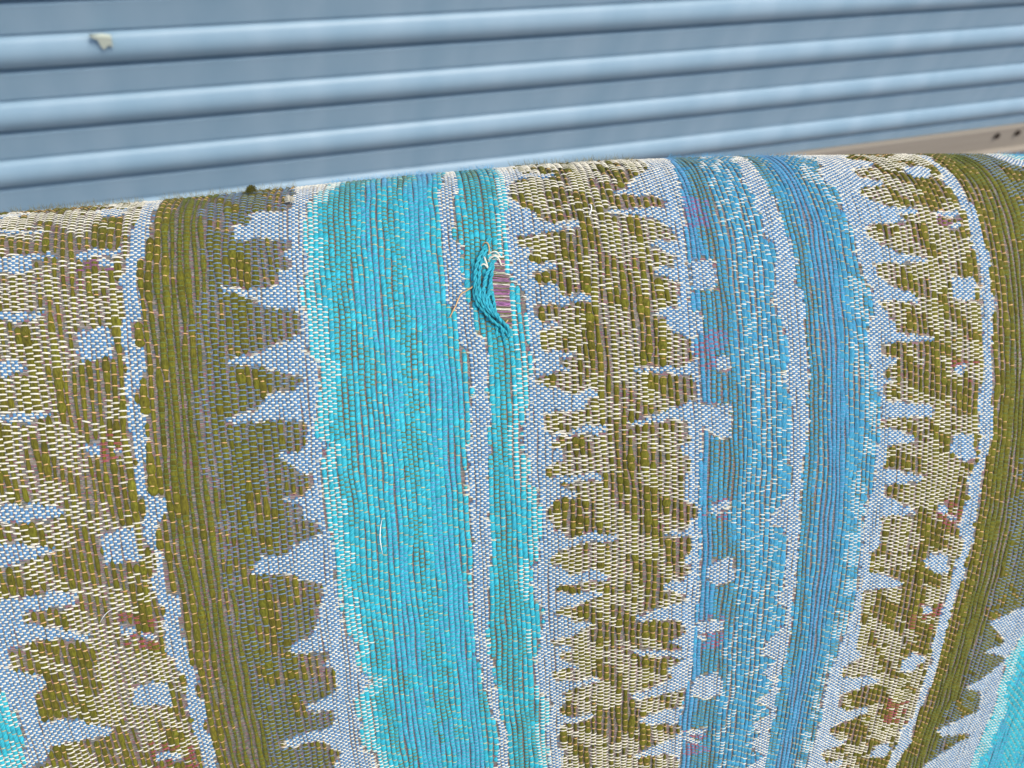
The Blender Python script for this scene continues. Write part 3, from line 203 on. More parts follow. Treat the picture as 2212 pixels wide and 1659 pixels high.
# class: (yarn, period in columns, half width fraction of the period, height)
YK = {0: ('olive', 2.0, .34, .62), 1: ('olive', 2.0, .37, .62), 2: ('blue', 1.0, .47, .34), 3: ('turquoise', 1.5, .49, .50), 5: ('sky', 1.5, .42, .50)}
def tie_kind(c, ov, u, v):
    """kind and sparseness of the thread that crosses the yarn here"""
    k = np.zeros(u.shape, int); sp = np.ones(u.shape, bool)
    n1 = fbm(u / 7.0, (v - u * 1.1) / 9.0, 0); n2 = fbm(u / 5.0, v / 14.0, 3); n3 = noise(u / 2.2, v / 40.0, 6)
    m = c == 0; cream = m & (n1 > .47); k[m] = 3; k[cream] = 2; sp[cream] = False
    m = c == 2; k[m] = 1; sp[m] = False
    du = np.where(u < 60, u - lineu(1, v), u - lineu(15, v)); du = du + (n2 - .5) * 9
    m = c == 1; k[m] = 3
    g = m & (du > 5) & (du < 15) & (n1 > .33); k[g] = 4; sp[g] = False
    g = m & (du >= 15) & (n1 > .36); k[g] = 5; sp[g] = False
    m = (c == 3) & (u < 0)
    f = np.where(u < -16.5, (u - lineu(3, v)) / (lineu(4, v) - lineu(3, v) + 1e-3), 2)
    x = f * 12 + (n2 - .5) * 2.4
    seq = np.array([9, 8, 6, 6, 8, 7, 8, 6, 8, 7, 7, 8, 8])
    kk = seq[np.clip(x.astype(int), 0, 12)]; kk = np.where((u - lineu(3, v) < 4.5 + (n1 - .5) * 5) & (n3 < .8), 9, kk); kk = np.where((n3 > .74) & (kk != 9), 8, kk)
    kk = np.where((v > 225) & (kk == 8) & (n2 > .45) & (f > .3), 7, kk)
    kk = np.where(u < -120, np.where(n1 > .5, 9, 8), kk)
    k[m] = kk[m]
    m = (c == 3) & (u > -18) & (u < 12)
    d6 = u - lineu(5, v); d7 = lineu(6, v) - u
    kk = np.where(d7 < 3.4 + (n1 - .5) * 2.2, 9, np.where(((d6 > 1.5) & (d6 < 6.5) & (n2 > .4)) | (n2 > .68), 6, 8)); kk = np.where((n3 > .7) & (kk == 9), 8, kk)
    k[m] = kk[m]
    m = (c == 3) & (u > 60); k[m] = np.where(u - lineu(17, v) < 6 + (n1 - .5) * 8, 9, np.where(n2 > .5, 7, 8))[m]
    m = (c == 5) & (u < 90)
    f = np.clip((u - lineu(9, v)) / (lineu(10, v) - lineu(9, v) + 1e-3), -1, 3); x = f + (n2 - .5) * .22
    kk = np.where(x < .14, 7, np.where(x < .42, 6, 8)); zig = ((v / 9.0 + (u - 60) * .33 + (n1 - .5) * 2.2) % 1.6 < .55); kk = np.where((x > .42) & (x < 1.0) & zig & (n3 > .25), 9, kk)
    f2 = np.clip((u - lineu(11, v)) / (lineu(12, v) - lineu(11, v) + 1e-3), -1, 3); x = f2 + (n2 - .5) * .2
    k2 = np.where(x < .17, 6, np.where(x < .3, 8, np.where(x < .58, 7, np.where(x < .76, 8, np.where(n1 > .5, 9, np.where(n1 > .4, 6, 8))))))
    kk = np.where(f > 1.15, k2, kk); m = c == 5; k[m] = kk[m]
    m = (k > 3) & (k != 8); sp[m] = False; sp[(k == 9)] = False
    m = (ov == 1) & (noise(u / 1.7, v / 3.0, 60) > .42) & (c != 2); k[m] = 10; sp[m] = False
    m = (ov == 2) & (noise(u / 1.7, v / 3.0, 60) > .42) & (c != 2); k[m] = 11; sp[m] = False
    return k, sp
yarn_cols = {}                 # (yarn, column) -> list of (V, F, YC)
ties = {}
NA = 5
TH = np.linspace(0, math.pi, NA)
def tube(U, Vv, Wd, Hh, B0, rnd, axis):
    """open tubes from rings. U,Vv: (n,R) ring centres; Wd half widths; Hh heights; axis 0: runs along v, 1: runs along u"""
    n, R = U.shape
    ct, st = np.cos(TH), np.sin(TH)
    if axis == 0: uu = U[..., None] - ct * Wd[..., None]; vv = np.broadcast_to(Vv[..., None], uu.shape)
    else: vv = Vv[..., None] + ct * Wd[..., None]; uu = np.broadcast_to(U[..., None], vv.shape)
    hh = B0[..., None] + st * Hh[..., None]
    P = place(uu, vv, hh).reshape(-1, 3)
    al = (Vv if axis == 0 else U) * (.62 if axis == 0 else .7)
    yc = np.stack([np.broadcast_to(TH / math.pi, uu.shape), np.broadcast_to(al[..., None], uu.shape), np.broadcast_to(rnd[..., None], uu.shape)], -1).reshape(-1, 3)
    base = (np.arange(n) * R * NA)[:, None, None] + (np.arange(R - 1) * NA)[None, :, None] + np.arange(NA - 1)[None, None, :]
    F = np.stack([base, base + 1, base + 1 + NA, base + NA], -1).reshape(-1, 4)
    return P, F, yc
def warp_u(u, v): return u + 1.5 * (fbm(u / 9, v / 30, 11) - .5) + .5 * (noise(u / 1.1, v / 12, 14) - .5)
for cls, (yname, per, wf, ht) in YK.items():
    if cls in (4,): continue
    i0, i1 = int(-195 / per), int(245 / per)
    ii = np.arange(i0, i1); uc = (ii + .5) * per
    UU, RR = np.meshgrid(uc, rows.astype(float), indexing='ij')
    cc, ov = classify(UU + 1.2 * (noise(RR / 2.0, UU / 9, 40) - .5), RR + 2.0 * (_rn[(ii * 7) % 256, 77][:, None] - .5))
    ins = inside(UU, RR) & (ov != 9)
    mask = (cc == cls) & ins
    kd, sp = tie_kind(cc, ov, UU, RR)
    par = (ii[:, None] + rows[None, :]); tie = np.where(sp, (rows[None, :] - ii[:, None]) % 4 == 0, par % 2 == 0)
    drop = rng.random(tie.shape) < (.03 if cls != 2 else .0); tie = tie & ~drop & mask
    # ragged edges of the transition between blue ground and turquoise
    colw = 1 + (rng.random(len(ii)) - .5) * (.7 if yname == 'olive' else .5 if yname == 'sky' else .22)
    for q, i in enumerate(ii):
        m = mask[q]
        if not m.any(): continue
        d = np.diff(np.concatenate([[0], m.astype(int), [0]])); s = np.where(d == 1)[0]; e_ = np.where(d == -1)[0]
        trow = rows[tie[q]]
        runs = [(a0, b0) for a0, b0 in zip(s, e_) if b0 - a0 >= 2 or cls == 2]
        A_ = []; tot = 0
        for a0, b0 in runs:
            r0, r1 = rows[a0] - .5, rows[b0 - 1] + .5; tot += r1 - r0
            vv = np.arange(r0, r1 + .01, .5)
            tt = trow[(trow >= r0) & (trow <= r1)]
            if len(tt): dist = np.abs(vv[:, None] - tt[None]).min(1)
            else: dist = np.full(len(vv), 2.)
            seg = np.searchsorted(tt, vv)
            lift = np.clip(dist / (1.0 if cls == 2 else 1.25), 0, 1) ** .65
            lon = np.clip(1 + (fbm(np.full(len(vv), uc[q] / 1.3), vv / 9, 21) - .5) * (1.9 if yname == 'olive' else .9 if yname == 'sky' else .35), .55, 1.7)
            wd = per * wf * colw[q] * (.74 + .26 * lift) * lon
            hh = ht * (.46 + .54 * lift) * (.75 + .25 * lon)
            bb = np.zeros(len(vv)) - .04
            ed = np.minimum(vv - r0, r1 - vv); t = np.clip((ed + .12) / (.75 if cls == 2 else 1.3), 0, 1)   # ends dive under the crossing threads
            wd = wd * (.35 + .65 * t ** .7); bb = bb - (1 - t) * .45
            rn = noise(np.full(len(vv), i * 3.7), seg * 5.3 + i, 31) * .6 + _rn[i % 256, 9] * .4
            if A_:                                               # the yarn runs on behind the cloth to its next float
                pv = A_[-1][0][-1]; gv = np.linspace(pv + .3, r0 - .3, max(2, int((r0 - pv) / 9)))
                o_ = np.ones(len(gv)); A_.append((gv, o_ * .2, o_ * .15, o_ * -1.0, o_ * .5))
            A_.append((vv, wd, hh, bb, rn))
        if not A_: continue
        vv, wd, hh, bb, rn = [np.concatenate(x) for x in zip(*A_)]
        uo = warp_u(np.full(len(vv), uc[q]), vv)
        yarn_cols.setdefault((yname, i), []).append(tube(uo[None], vv[None], wd[None], hh[None], bb[None], rn[None], 0) + (tot,))
    # ties over this class
    if cls == 2:               # beside another yarn the cream threads float further
        nb = np.zeros(mask.shape, bool)
        for sh_ in (1,):
            nb[sh_:] |= mask[sh_:] & ~mask[:-sh_] & ins[:-sh_]; nb[:-sh_] |= mask[:-sh_] & ~mask[sh_:] & ins[sh_:]
        kd = np.where(nb & (rng.random(mask.shape) < .28), 12, kd)
    tu, tv = UU[tie], RR[tie]; k = kd[tie]
    cw = np.broadcast_to(colw[:, None], tie.shape)[tie]
    for kk in np.unique(k):
        if kk == 0: continue
        ln, th, mat = TK[kk]; m = k == kk; n = m.sum()
        for rep in ((0,) if kk < 10 else (-.28, .28) if kk < 12 else (-.3, .15)):
            x0 = warp_u(tu[m], tv[m]); y0 = tv[m] + rep + rng.normal(0, .05, n); w2 = per * ln * .5 * (1 + rng.normal(0, .05, n)) * (.6 + .4 * cw[m])
            sl_ = rng.normal(-.02 if kk in (1, 2, 9) else -.01, .05 if kk != 12 else .09, n) + .09 * (fbm(x0 / 11, y0 / 8, 51) - .5); ts = np.array([-1, -.62, 0, .62, 1.])
            U = x0[:, None] + w2[:, None] * ts; Vv = y0[:, None] + sl_[:, None] * w2[:, None] * ts * 2
            top = ht * .60 * (.8 if cls == 2 else 1.0) * (1.3 if kk == 12 else 1)
            B0 = np.broadcast_to(top * np.array([-.55, .55, 1.0, .55, -.55]) - .02, U.shape).copy() + rng.normal(0, .02, (n, 1))
            Wd = np.broadcast_to(th * np.array([.55, .95, 1.05, .95, .55]), U.shape) * (1 + rng.normal(0, .12, (n, 1))); Hh = Wd * .95 * .75
            rn = np.broadcast_to(rng.random((n, 1)), U.shape)
            ties.setdefault(mat, []).append(tube(U, Vv, Wd, Hh, B0, rn, 1))

# ---------------------------------------------------------------- materials of the cloth
YM = {'olive': yarn_mat('olive_wool', (.150, .140, .013), .34, 0, .8, .012, .1, dark=.5),
      'blue': yarn_mat('blue_cotton', (.105, .250, .435), .2, .25, .5, 0, .1, dark=.62),
      'turquoise': yarn_mat('turquoise_cotton', (.030, .460, .570), .16, .55, .9, .006, .12, rough=.55, dark=.52, spec=.35),
      'sky': yarn_mat('sky_blue_wool', (.060, .320, .500), .2, 0, .6, .006, .15, dark=.6)}
TM = {'cream': yarn_mat('cream_cotton', (.80, .76, .62), .12, .9, .5, 0, .05, dark=.8), 'orange': yarn_mat('orange_cotton', (.72, .44, .20), .15, .9, .4, 0, .05, dark=.8),
      'green': yarn_mat('green_cotton', (.145, .20, .055), .2, .9, .4, 0, .05), 'slate': yarn_mat('slate_blue_cotton', (.19, .30, .42), .15, .9, .4, 0, .05, dark=.75),
      'olive': yarn_mat('khaki_cotton', (.20, .22, .075), .2, .9, .4, 0, .05), 'lilac': yarn_mat('lilac_cotton', (.17, .34, .54), .15, .9, .4, 0, .05, dark=.75),
      'tan': yarn_mat('tan_cotton', (.50, .47, .26), .2, .9, .4, 0, .05, dark=.8), 'red': yarn_mat('red_cotton', (.50, .10, .14), .2, .9, .4, 0, .05, dark=.75),
      'purple': yarn_mat('purple_cotton', (.40, .14, .30), .2, .9, .4, 0, .05, dark=.75)}
root = bpy.data.objects.new('upholstered_seat_back', None); C.collection.objects.link(root)
root.location = world(surf(np.array([0.]), np.array([.9])))[0].tolist(); bpy.context.view_layer.update()
tag(root, 'rounded seat back in woven turquoise, olive and blue zigzag cloth, torn near its crest', 'seat back')
RL = root.location.copy()
def rel(o):                    # vertices are written in world metres; keep them there under the root
    o.matrix_parent_inverse = Matrix.Translation(-RL)
    return o
def merge(parts):
    V, F, Y, n = [], [], [], 0
    for p in parts:
        V.append(p[0]); F.append(p[1] + n); Y.append(p[2]); n += len(p[0])
    return np.concatenate(V), np.concatenate(F), np.concatenate(Y)
PN = {'olive': 'olive_yarn', 'blue': 'blue_yarn', 'turquoise': 'turquoise_yarn', 'sky': 'sky_blue_yarn'}
for y in PN:
    keys = [k for k in yarn_cols if k[0] == y]; keys.sort(key=lambda k: -sum(p[3] for p in yarn_cols[k]))
    for k in keys[:290]: rel(mesh(PN[y], *merge(yarn_cols[k])[:2], YM[y], root, yc=merge(yarn_cols[k])[2]))
    rest = [p for k in keys[290:] for p in yarn_cols[k]]
    if rest:
        V, F, Y = merge(rest); tag(rel(mesh(PN[y], V, F, YM[y], root, yc=Y)), kind='stuff')
TN = {'cream': 'cream_thread', 'orange': 'orange_thread', 'green': 'green_thread', 'slate': 'slate_blue_thread', 'olive': 'khaki_thread', 'lilac': 'lilac_thread', 'tan': 'tan_thread', 'red': 'red_thread', 'purple': 'purple_thread'}
for t_ in ties:
    V, F, Y = merge(ties[t_]); tag(rel(mesh(TN[t_], V, F, TM[t_], root, yc=Y)), kind='stuff')

# ---------------------------------------------------------------- backing cloth: closely laid pink, cream and grey threads under the yarns
bm_, bt, bb_ = nodes('backing_threads', .9, .1); L = bt.links.new
at = N(bt, 'ShaderNodeAttribute', attribute_name='yc'); sx = N(bt, 'ShaderNodeSeparateXYZ'); L(at.outputs['Vector'], sx.inputs[0])
def mth(t, op, a, b=None, c=None):
    n = N(t, 'ShaderNodeMath', operation=op)
    for i, x in enumerate((a, b, c)):
        if x is None: continue
        if hasattr(x, 'links'): t.links.new(x, n.inputs[i])
        else: n.inputs[i].default_value = x
    return n.outputs[0]
rowf = mth(bt, 'MULTIPLY', sx.outputs[1], 3.0); fl = mth(bt, 'FLOOR', rowf); frc = mth(bt, 'FRACT', rowf)
cu_ = mth(bt, 'FLOOR', mth(bt, 'MULTIPLY', sx.outputs[0], .5))
cxy = N(bt, 'ShaderNodeCombineXYZ'); L(fl, cxy.inputs[0]); L(cu_, cxy.inputs[1])
wn_ = N(bt, 'ShaderNodeTexWhiteNoise', noise_dimensions='2D'); L(cxy.outputs[0], wn_.inputs['Vector'])
rp = N(bt, 'ShaderNodeValToRGB'); L(wn_.outputs['Value'], rp.inputs[0]); rp.color_ramp.interpolation = 'CONSTANT'
cols = [(0, (.40, .35, .28)), (.30, (.42, .20, .24)), (.42, (.24, .26, .24)), (.60, (.52, .46, .42)), (.74, (.20, .23, .26)), (.86, (.50, .28, .32)), (.94, (.30, .27, .17))]
el = rp.color_ramp.elements; el[0].position = 0; el[0].color = (*cols[0][1], 1); el[1].position = cols[1][0]; el[1].color = (*cols[1][1], 1)
for p, c_ in cols[2:]: q = el.new(p); q.color = (*c_, 1)
edge = mth(bt, 'SUBTRACT', 1.0, mth(bt, 'MULTIPLY', mth(bt, 'POWER', mth(bt, 'ABSOLUTE', mth(bt, 'SUBTRACT', frc, .5)), 2.0), 2.4))
mixn = N(bt, 'ShaderNodeMix', data_type='RGBA', blend_type='MULTIPLY'); mixn.inputs[0].default_value = 1; L(rp.outputs[0], mixn.inputs[6])
cg = N(bt, 'ShaderNodeCombineXYZ'); [L(edge, cg.inputs[i]) for i in range(3)]; L(cg.outputs[0], mixn.inputs[7]); L(mixn.outputs[2], bb_.inputs['Base Color'])
bpn = N(bt, 'ShaderNodeBump'); bpn.inputs['Distance'].default_value = .0002; L(edge, bpn.inputs['Height']); L(bpn.outputs[0], bb_.inputs['Normal'])
ga = np.linspace(-1.05, 1.75, 300); gb = np.concatenate([np.linspace(-.44, -.05, 40), np.linspace(-.04, .3, 110), np.linspace(.31, 2.0, 150)])
A, B = np.meshgrid(ga, gb, indexing='ij'); S = surf(A, B); e = 1e-3
Ns = np.cross(surf(A + e, B) - surf(A - e, B), surf(A, B + e) - surf(A, B - e)); Ns /= np.linalg.norm(Ns, axis=-1)[..., None]
sg = -1.0 if Ns[150, 150, 2] > 0 else 1.0; Ns *= sg
top = world(S - Ns * .22 * K); low = world(S - Ns * .055)
r_ = uvab(A.ravel(), B.ravel()); nA, nB = A.shape
idx = np.arange(nA * nB).reshape(nA, nB)
q1 = np.stack([idx[:-1, :-1], idx[1:, :-1], idx[1:, 1:], idx[:-1, 1:]], -1).reshape(-1, 4)
V = top.reshape(-1, 3); Yb = np.stack([r_[0], r_[3], 0 * r_[0]], -1)
rel(mesh('backing_cloth', V, q1, bm_, root, yc=Yb))
# padding under the cloth, closed at its rim
st_ = 6; T2 = world(S - Ns * (.22 * K + .0016))[::st_, ::st_]; L2 = low[::st_, ::st_]; n1_, n2_ = T2.shape[:2]; ix = np.arange(n1_ * n2_).reshape(n1_, n2_); o2 = n1_ * n2_
qt = np.stack([ix[:-1, :-1], ix[1:, :-1], ix[1:, 1:], ix[:-1, 1:]], -1).reshape(-1, 4)
rim = np.concatenate([ix[:, 0], ix[-1, 1:], ix[-2::-1, -1], ix[0, -2:0:-1]]); rn_ = np.roll(rim, -1)
qr = np.stack([rim, rn_, rn_ + o2, rim + o2], -1)
pm, pt_, pb = nodes('grey_padding', .95, .1); pb.inputs['Base Color'].default_value = (.25, .23, .2, 1)
rel(mesh('padding', np.concatenate([T2.reshape(-1, 3), L2.reshape(-1, 3)]), np.concatenate([qt, qt[:, ::-1] + o2, qr]), pm, root))

# ---------------------------------------------------------------- the tear: bare crossing threads, pulled turquoise yarns, loose ends
SRC = {"loose":[[[[-7.84,55.72,0.3],[-8.47,58.75,0.8],[-9.4,61.02,1.3],[-10.74,64.72,1.45],[-12.0,69.05,1.6],[-12.55,73.24,1.6],[-12.76,77.34,1.6],[-12.42,82.05,1.7],[-10.88,85.64,1.8],[-8.74,88.52,2.0],[-6.78,90.41,2.2],[-5.29,92.67,1.3],[-4.3,95.99,0.4]],0.52],[[[-7.4,56.05,0.3],[-8.32,60.19,0.79],[-9.57,64.26,1.21],[-10.81,68.25,1.26],[-11.37,72.45,1.35],[-11.8,77.27,1.52],[-11.49,81.65,1.82],[-9.77,86.24,2.25],[-7.42,89.44,2.4],[-5.72,92.03,2.4],[-4.12,94.62,1.54],[-4.69,97.02,0.5]],0.5],[[[-7.35,65.47,0.2],[-8.12,69.05,1.07],[-9.18,71.92,1.6],[-10.02,75.08,1.8],[-10.56,78.87,1.67],[-9.94,82.54,1.47],[-8.42,86.48,1.2]],0.48],[[[-7.1,65.8,0.2],[-7.75,70.76,0.87],[-8.42,74.95,1.3],[-9.09,79.1,1.5],[-9.48,82.51,1.43],[-8.62,85.82,1.27],[-6.93,88.74,1.0]],0.5],[[[-12.92,67.03,0.3],[-12.71,71.87,0.75],[-12.84,76.67,0.95],[-13.27,80.76,1.05],[-12.43,84.74,1.2],[-10.75,87.65,1.5],[-8.64,91.2,1.7],[-6.46,93.42,1.42],[-4.11,96.99,0.3]],0.5],[[[-11.29,79.94,1.2],[-9.89,83.89,1.44],[-8.45,87.16,1.92],[-6.8,90.75,2.28],[-4.85,92.98,2.0],[-3.85,96.3,0.4]],0.55],[[[-8.32,79.71,0.6],[-7.8,83.06,0.76],[-7.73,86.43,0.8],[-7.21,89.77,0.8],[-7.6,93.49,0.66],[-7.77,97.2,0.1]],0.42],[[[-6.45,93.08,1.4],[-6.11,95.76,0.9],[-5.77,98.43,0.5],[-5.52,100.44,0.1]],0.42]],"cream":[[[[-9.79,64.1,0.3],[-9.65,65.69,2.0],[-9.38,67.07,2.2],[-8.8,69.12,0.6]],0.24],[[[-11.22,69.5,0.2],[-10.49,68.57,1.8],[-9.68,68.5,2.0],[-8.82,69.47,0.6]],0.22],[[[-8.5,65.58,0.3],[-7.54,64.78,1.2],[-6.6,64.34,1.4],[-5.63,65.31,1.2],[-5.06,67.37,0.3]],0.23],[[[-8.49,63.27,0.3],[-7.19,62.43,1.1],[-6.04,62.5,1.2],[-4.88,64.17,0.3]],0.2],[[[-8.21,64.49,0.3],[-6.57,63.8,0.77],[-5.22,64.2,0.77],[-4.05,63.73,0.3]],0.2]],"peach":[[[[-13.41,76.71,0.3],[-13.82,78.1,1.6],[-15.38,79.73,1.9],[-16.8,81.01,2.0],[-17.97,84.09,1.6],[-19.14,87.16,1.3],[-20.3,90.04,1.0]],0.17],[[[-13.54,77.06,0.3],[-15.12,79.21,1.4],[-16.68,80.83,1.8],[-17.7,83.07,1.8],[-18.64,86.13,1.5],[-19.9,88.86,1.0]],0.13],[[[-9.78,59.6,0.2],[-9.29,59.01,1.55],[-8.39,59.47,2.0],[-8.07,61.07,1.57],[-8.23,62.71,0.3]],0.2],[[[-5.94,92.04,0.4],[-5.12,91.48,0.8],[-4.38,90.25,0.5]],0.2]],"bobble":[[-74.4,28.93,1.6]],"lint":[[-63.01,39.84,1.5]],"hair":[["white_fibre",[[-42.64,171.37,0.7],[-43.18,174.84,0.95],[-43.49,179.25,1.2],[-43.37,183.01,0.95],[-43.14,186.37,0.7]],[0.04,0.13,0.13,0.09,0.03],"thin white fibre curved on the turquoise cloth"],["white_fibre",[[-124.87,199.7,0.9],[-123.07,197.06,1.73],[-121.29,195.24,2.0],[-119.56,194.49,1.72],[-117.91,194.42,0.9]],[0.03,0.1,0.1,0.06,0.03],"fine pale hair lying across the olive cloth at the left"],["white_fibre",[[21.67,36.34,0.7],[22.02,37.74,1.8],[22.05,39.52,1.6],[21.45,41.69,0.6]],[0.12,0.19,0.19,0.12],"short curled cream thread end on the right-hand olive cloth near the crest"]]}
def path_tube(pts, rad, parent_name, mat, seg=6, per_=7, flat=1.0, hmul=1.0):
    """pts: (u, v, height in columns); a round tube along a smoothed path lying on or over the cloth"""
    p = np.array(pts, float); t = np.linspace(0, len(p) - 1, (len(p) - 1) * seg + 1); i = np.clip(t.astype(int), 0, len(p) - 2); f = (t - i)[:, None]
    g = lambda k: p[np.clip(k, 0, len(p) - 1)]
    q = .5 * ((2 * g(i)) + (g(i + 1) - g(i - 1)) * f + (2 * g(i - 1) - 5 * g(i) + 4 * g(i + 1) - g(i + 2)) * f ** 2 + (3 * g(i) - g(i - 1) - 3 * g(i + 1) + g(i + 2)) * f ** 3)
    c = place(q[:, 0], q[:, 1], q[:, 2]); n = len(c)
    d = np.gradient(c, axis=0); d /= np.linalg.norm(d, axis=1)[:, None] + 1e-12
    s = samp(q[:, 0], q[:, 1])[:, 3:6] @ M.T; x = np.cross(d, s); x /= np.linalg.norm(x, axis=1)[:, None] + 1e-12; y = np.cross(x, d)
    an = np.linspace(0, 2 * math.pi, per_, endpoint=False); R = (np.ones(n) * rad if np.isscalar(rad) else np.interp(np.linspace(0, 1, n), np.linspace(0, 1, len(rad)), rad)) * K * SC
    P = c[:, None] + R[:, None, None] * (np.cos(an)[None, :, None] * x[:, None] + np.sin(an)[None, :, None] * y[:, None] * flat)
    al = np.concatenate([[0], np.cumsum(np.linalg.norm(np.diff(c, axis=0), axis=1))]) * 1000
    ycv = np.stack([np.broadcast_to(an / math.pi, (n, per_)), np.broadcast_to(al[:, None], (n, per_)), np.full((n, per_), random.random())], -1).reshape(-1, 3)
    F = [[k * per_ + j, k * per_ + (j + 1) % per_, (k + 1) * per_ + (j + 1) % per_, (k + 1) * per_ + j] for k in range(n - 1) for j in range(per_)]
    return P.reshape(-1, 3), np.array(F), ycv
def strand(name, pts, rad, mat, **kw):
    V, F, Y = path_tube(pts, rad, None, mat, **kw); return rel(mesh(name, V, F, mat, root, yc=Y))
def plied(name, pts, rad, mat, plies=2, turns=1.0):
    """two or three plies wound round one another, one object"""
    p = np.array(pts, float); t = np.linspace(0, len(p) - 1, (len(p) - 1) * 5 + 1); q = np.stack([np.interp(t, np.arange(len(p)), p[:, k]) for k in range(3)], -1)
    out = []
    for k in range(plies):
        ph = t * turns * 2 * math.pi / 1.2 + k * 2 * math.pi / plies
        w_ = q.copy(); w_[:, 0] += np.cos(ph) * rad * .55; w_[:, 2] += np.sin(ph) * rad * .45 + .1
        out.append(path_tube(w_, rad * .62, None, mat, seg=2))
    V, F, Y = merge(out); return rel(mesh(name, V, F, mat, root, yc=Y))
for pts, rad in SRC['loose']: plied('loose_turquoise_yarn', pts, rad, YM['turquoise'], 2, .9)
for pts, rad in SRC['cream']: strand('loose_cream_thread', pts, rad, TM['cream'])
for pts, rad in SRC['peach']: strand('loose_orange_thread', pts, rad, TM['orange'])
bare = []
hp = np.array(HOLE[0]); v_lo, v_hi = hp[:, 1].min(), hp[:, 1].max()
hm = ['purple', 'khaki', 'grey', 'purple', 'khaki', 'cream', 'purple', 'grey']
gm = yarn_mat('grey_brown_cotton', (.30, .25, .20), .2, .9, .4, 0, .05)
TMh = {'purple': yarn_mat('violet_cotton', (.46, .20, .38), .3, .9, .4, .04, .05), 'khaki': TM['olive'], 'grey': gm, 'cream': TM['cream']}
k_ = 0; v_ = v_lo
while v_ < v_hi:
    uu = np.linspace(hp[:, 0].min() - 1, hp[:, 0].max() + 1, 80); ins_ = inpoly(uu, np.full(80, v_), hp)
    if ins_.any():
        a_, b_ = uu[ins_].min() - .7, uu[ins_].max() + .7; h_ = hm[random.randrange(8)]
        pts = [(a_ + (b_ - a_) * f, v_ + random.uniform(-.16, .16), .02 + .10 * random.random()) for f in np.linspace(0, 1, 5)]
        strand({'purple': 'bare_purple_thread', 'khaki': 'bare_khaki_thread', 'grey': 'bare_grey_thread', 'cream': 'bare_cream_thread'}[h_], pts, .085 if h_ != 'cream' else .10, TMh[h_], seg=3, per_=5)
    v_ += random.uniform(.20, .32)
# ---------------------------------------------------------------- wool fuzz on the olive and sky blue yarns and along the crest
def fuzz(name, cands, n, mat, lmin, lmax, lift):
    pick = rng.integers(0, len(cands), n); c = cands[pick]; 
    u = c[:, 0] + rng.normal(0, .35, n); v = c[:, 1] + rng.uniform(-.5, .5, n); an = rng.uniform(0, 2 * math.pi, n); ln = rng.uniform(lmin, lmax, n)
    du = np.cos(an) * ln * .6; dv = np.sin(an) * ln; hh = rng.uniform(.2, lift, n)
    Vs = []
    for t, w_ in ((0, .03), (.5, .026), (1, .012)):
        bend = 4 * t * (1 - t) * .3 * ln
        cu2 = u + du * t - dv / (ln + 1e-6) * bend * .5; cv2 = v + dv * t + du / (ln + 1e-6) * bend * .5; ch = .5 + hh * (t ** .8)
        for s_ in (-1, 1): Vs.append(place(cu2 + s_ * w_ * np.sin(an), cv2 - s_ * w_ * np.cos(an), ch + (.02 if s_ > 0 else 0)))
    V = np.stack(Vs, 1).reshape(-1, 3); b_ = np.arange(n)[:, None] * 6
    F = np.concatenate([np.concatenate([b_, b_ + 1, b_ + 3, b_ + 2], 1), np.concatenate([b_ + 2, b_ + 3, b_ + 5, b_ + 4], 1)])
    Y = np.stack([np.full(n * 6, .5), np.zeros(n * 6), np.repeat(rng.random(n), 6)], -1)
    tag(rel(mesh(name, V, F, mat, root, yc=Y)), kind='stuff')
UU, RR = np.meshgrid(np.arange(-190, 240, 1.0), np.arange(-20, 350, 1.0), indexing='ij'); cc, ov = classify(UU, RR); ok = inside(UU, RR)
cr_ = RR - np.interp(UU, _uc, _vs)
fm = yarn_mat('pale_olive_fuzz', (.24, .20, .05), .3, 0, .2, 0, .3, dark=.9); fs_ = yarn_mat('pale_sky_fuzz', (.12, .42, .66), .3, 0, .2, 0, .3, dark=.9)
m = ok & ((cc == 0) | (cc == 1)); fuzz('olive_wool_fuzz', np.stack([UU[m], RR[m]], -1), 9000, fm, .8, 2.2, .7)
m = ok & (cc == 5); fuzz('sky_blue_wool_fuzz', np.stack([UU[m], RR[m]], -1), 4000, fs_, .8, 2.2, .6)
m = ok & ((cc == 0) | (cc == 1)) & (abs(cr_) < 5); fuzz('olive_crest_fuzz', np.stack([UU[m], RR[m]], -1), 1500, fm, .8, 2.6, 2.2)
m = ok & ((cc == 3) | (cc == 5)) & (abs(cr_) < 5); fuzz('blue_crest_fuzz', np.stack([UU[m], RR[m]], -1), 1300, fs_, .8, 2.4, 1.6)
# a little ball of olive wool standing on the crest
def bobble(name, u, v, r, mat, n=160):
    out = []
    for k in range(n):
        z = random.uniform(-.3, 1); an = random.uniform(0, 2 * math.pi); s_ = math.sqrt(1 - z * z)
        out.append(path_tube([(u + .3 * s_ * math.cos(an), v + .3 * s_ * math.sin(an), .7 + r * .4), (u + r * .8 * s_ * math.cos(an), v + r * .8 * s_ * math.sin(an), .7 + r * .5 + r * .8 * z), (u + r * 1.15 * s_ * math.cos(an + .3), v + r * 1.1 * s_ * math.sin(an + .3), .7 + r * .4 + r * 1.2 * z)], [.16, .1, .03], None, mat, seg=2, per_=3))
    V, F, Y = merge(out); return rel(mesh(name, V, F, mat, root, yc=Y))
for u, v, r in SRC['bobble']: bobble('wool_bobble', u, v, r, YM['olive'])
for u, v, r in SRC['lint']: bobble('cream_lint_tuft', u, v, r, TM['cream'], 60)
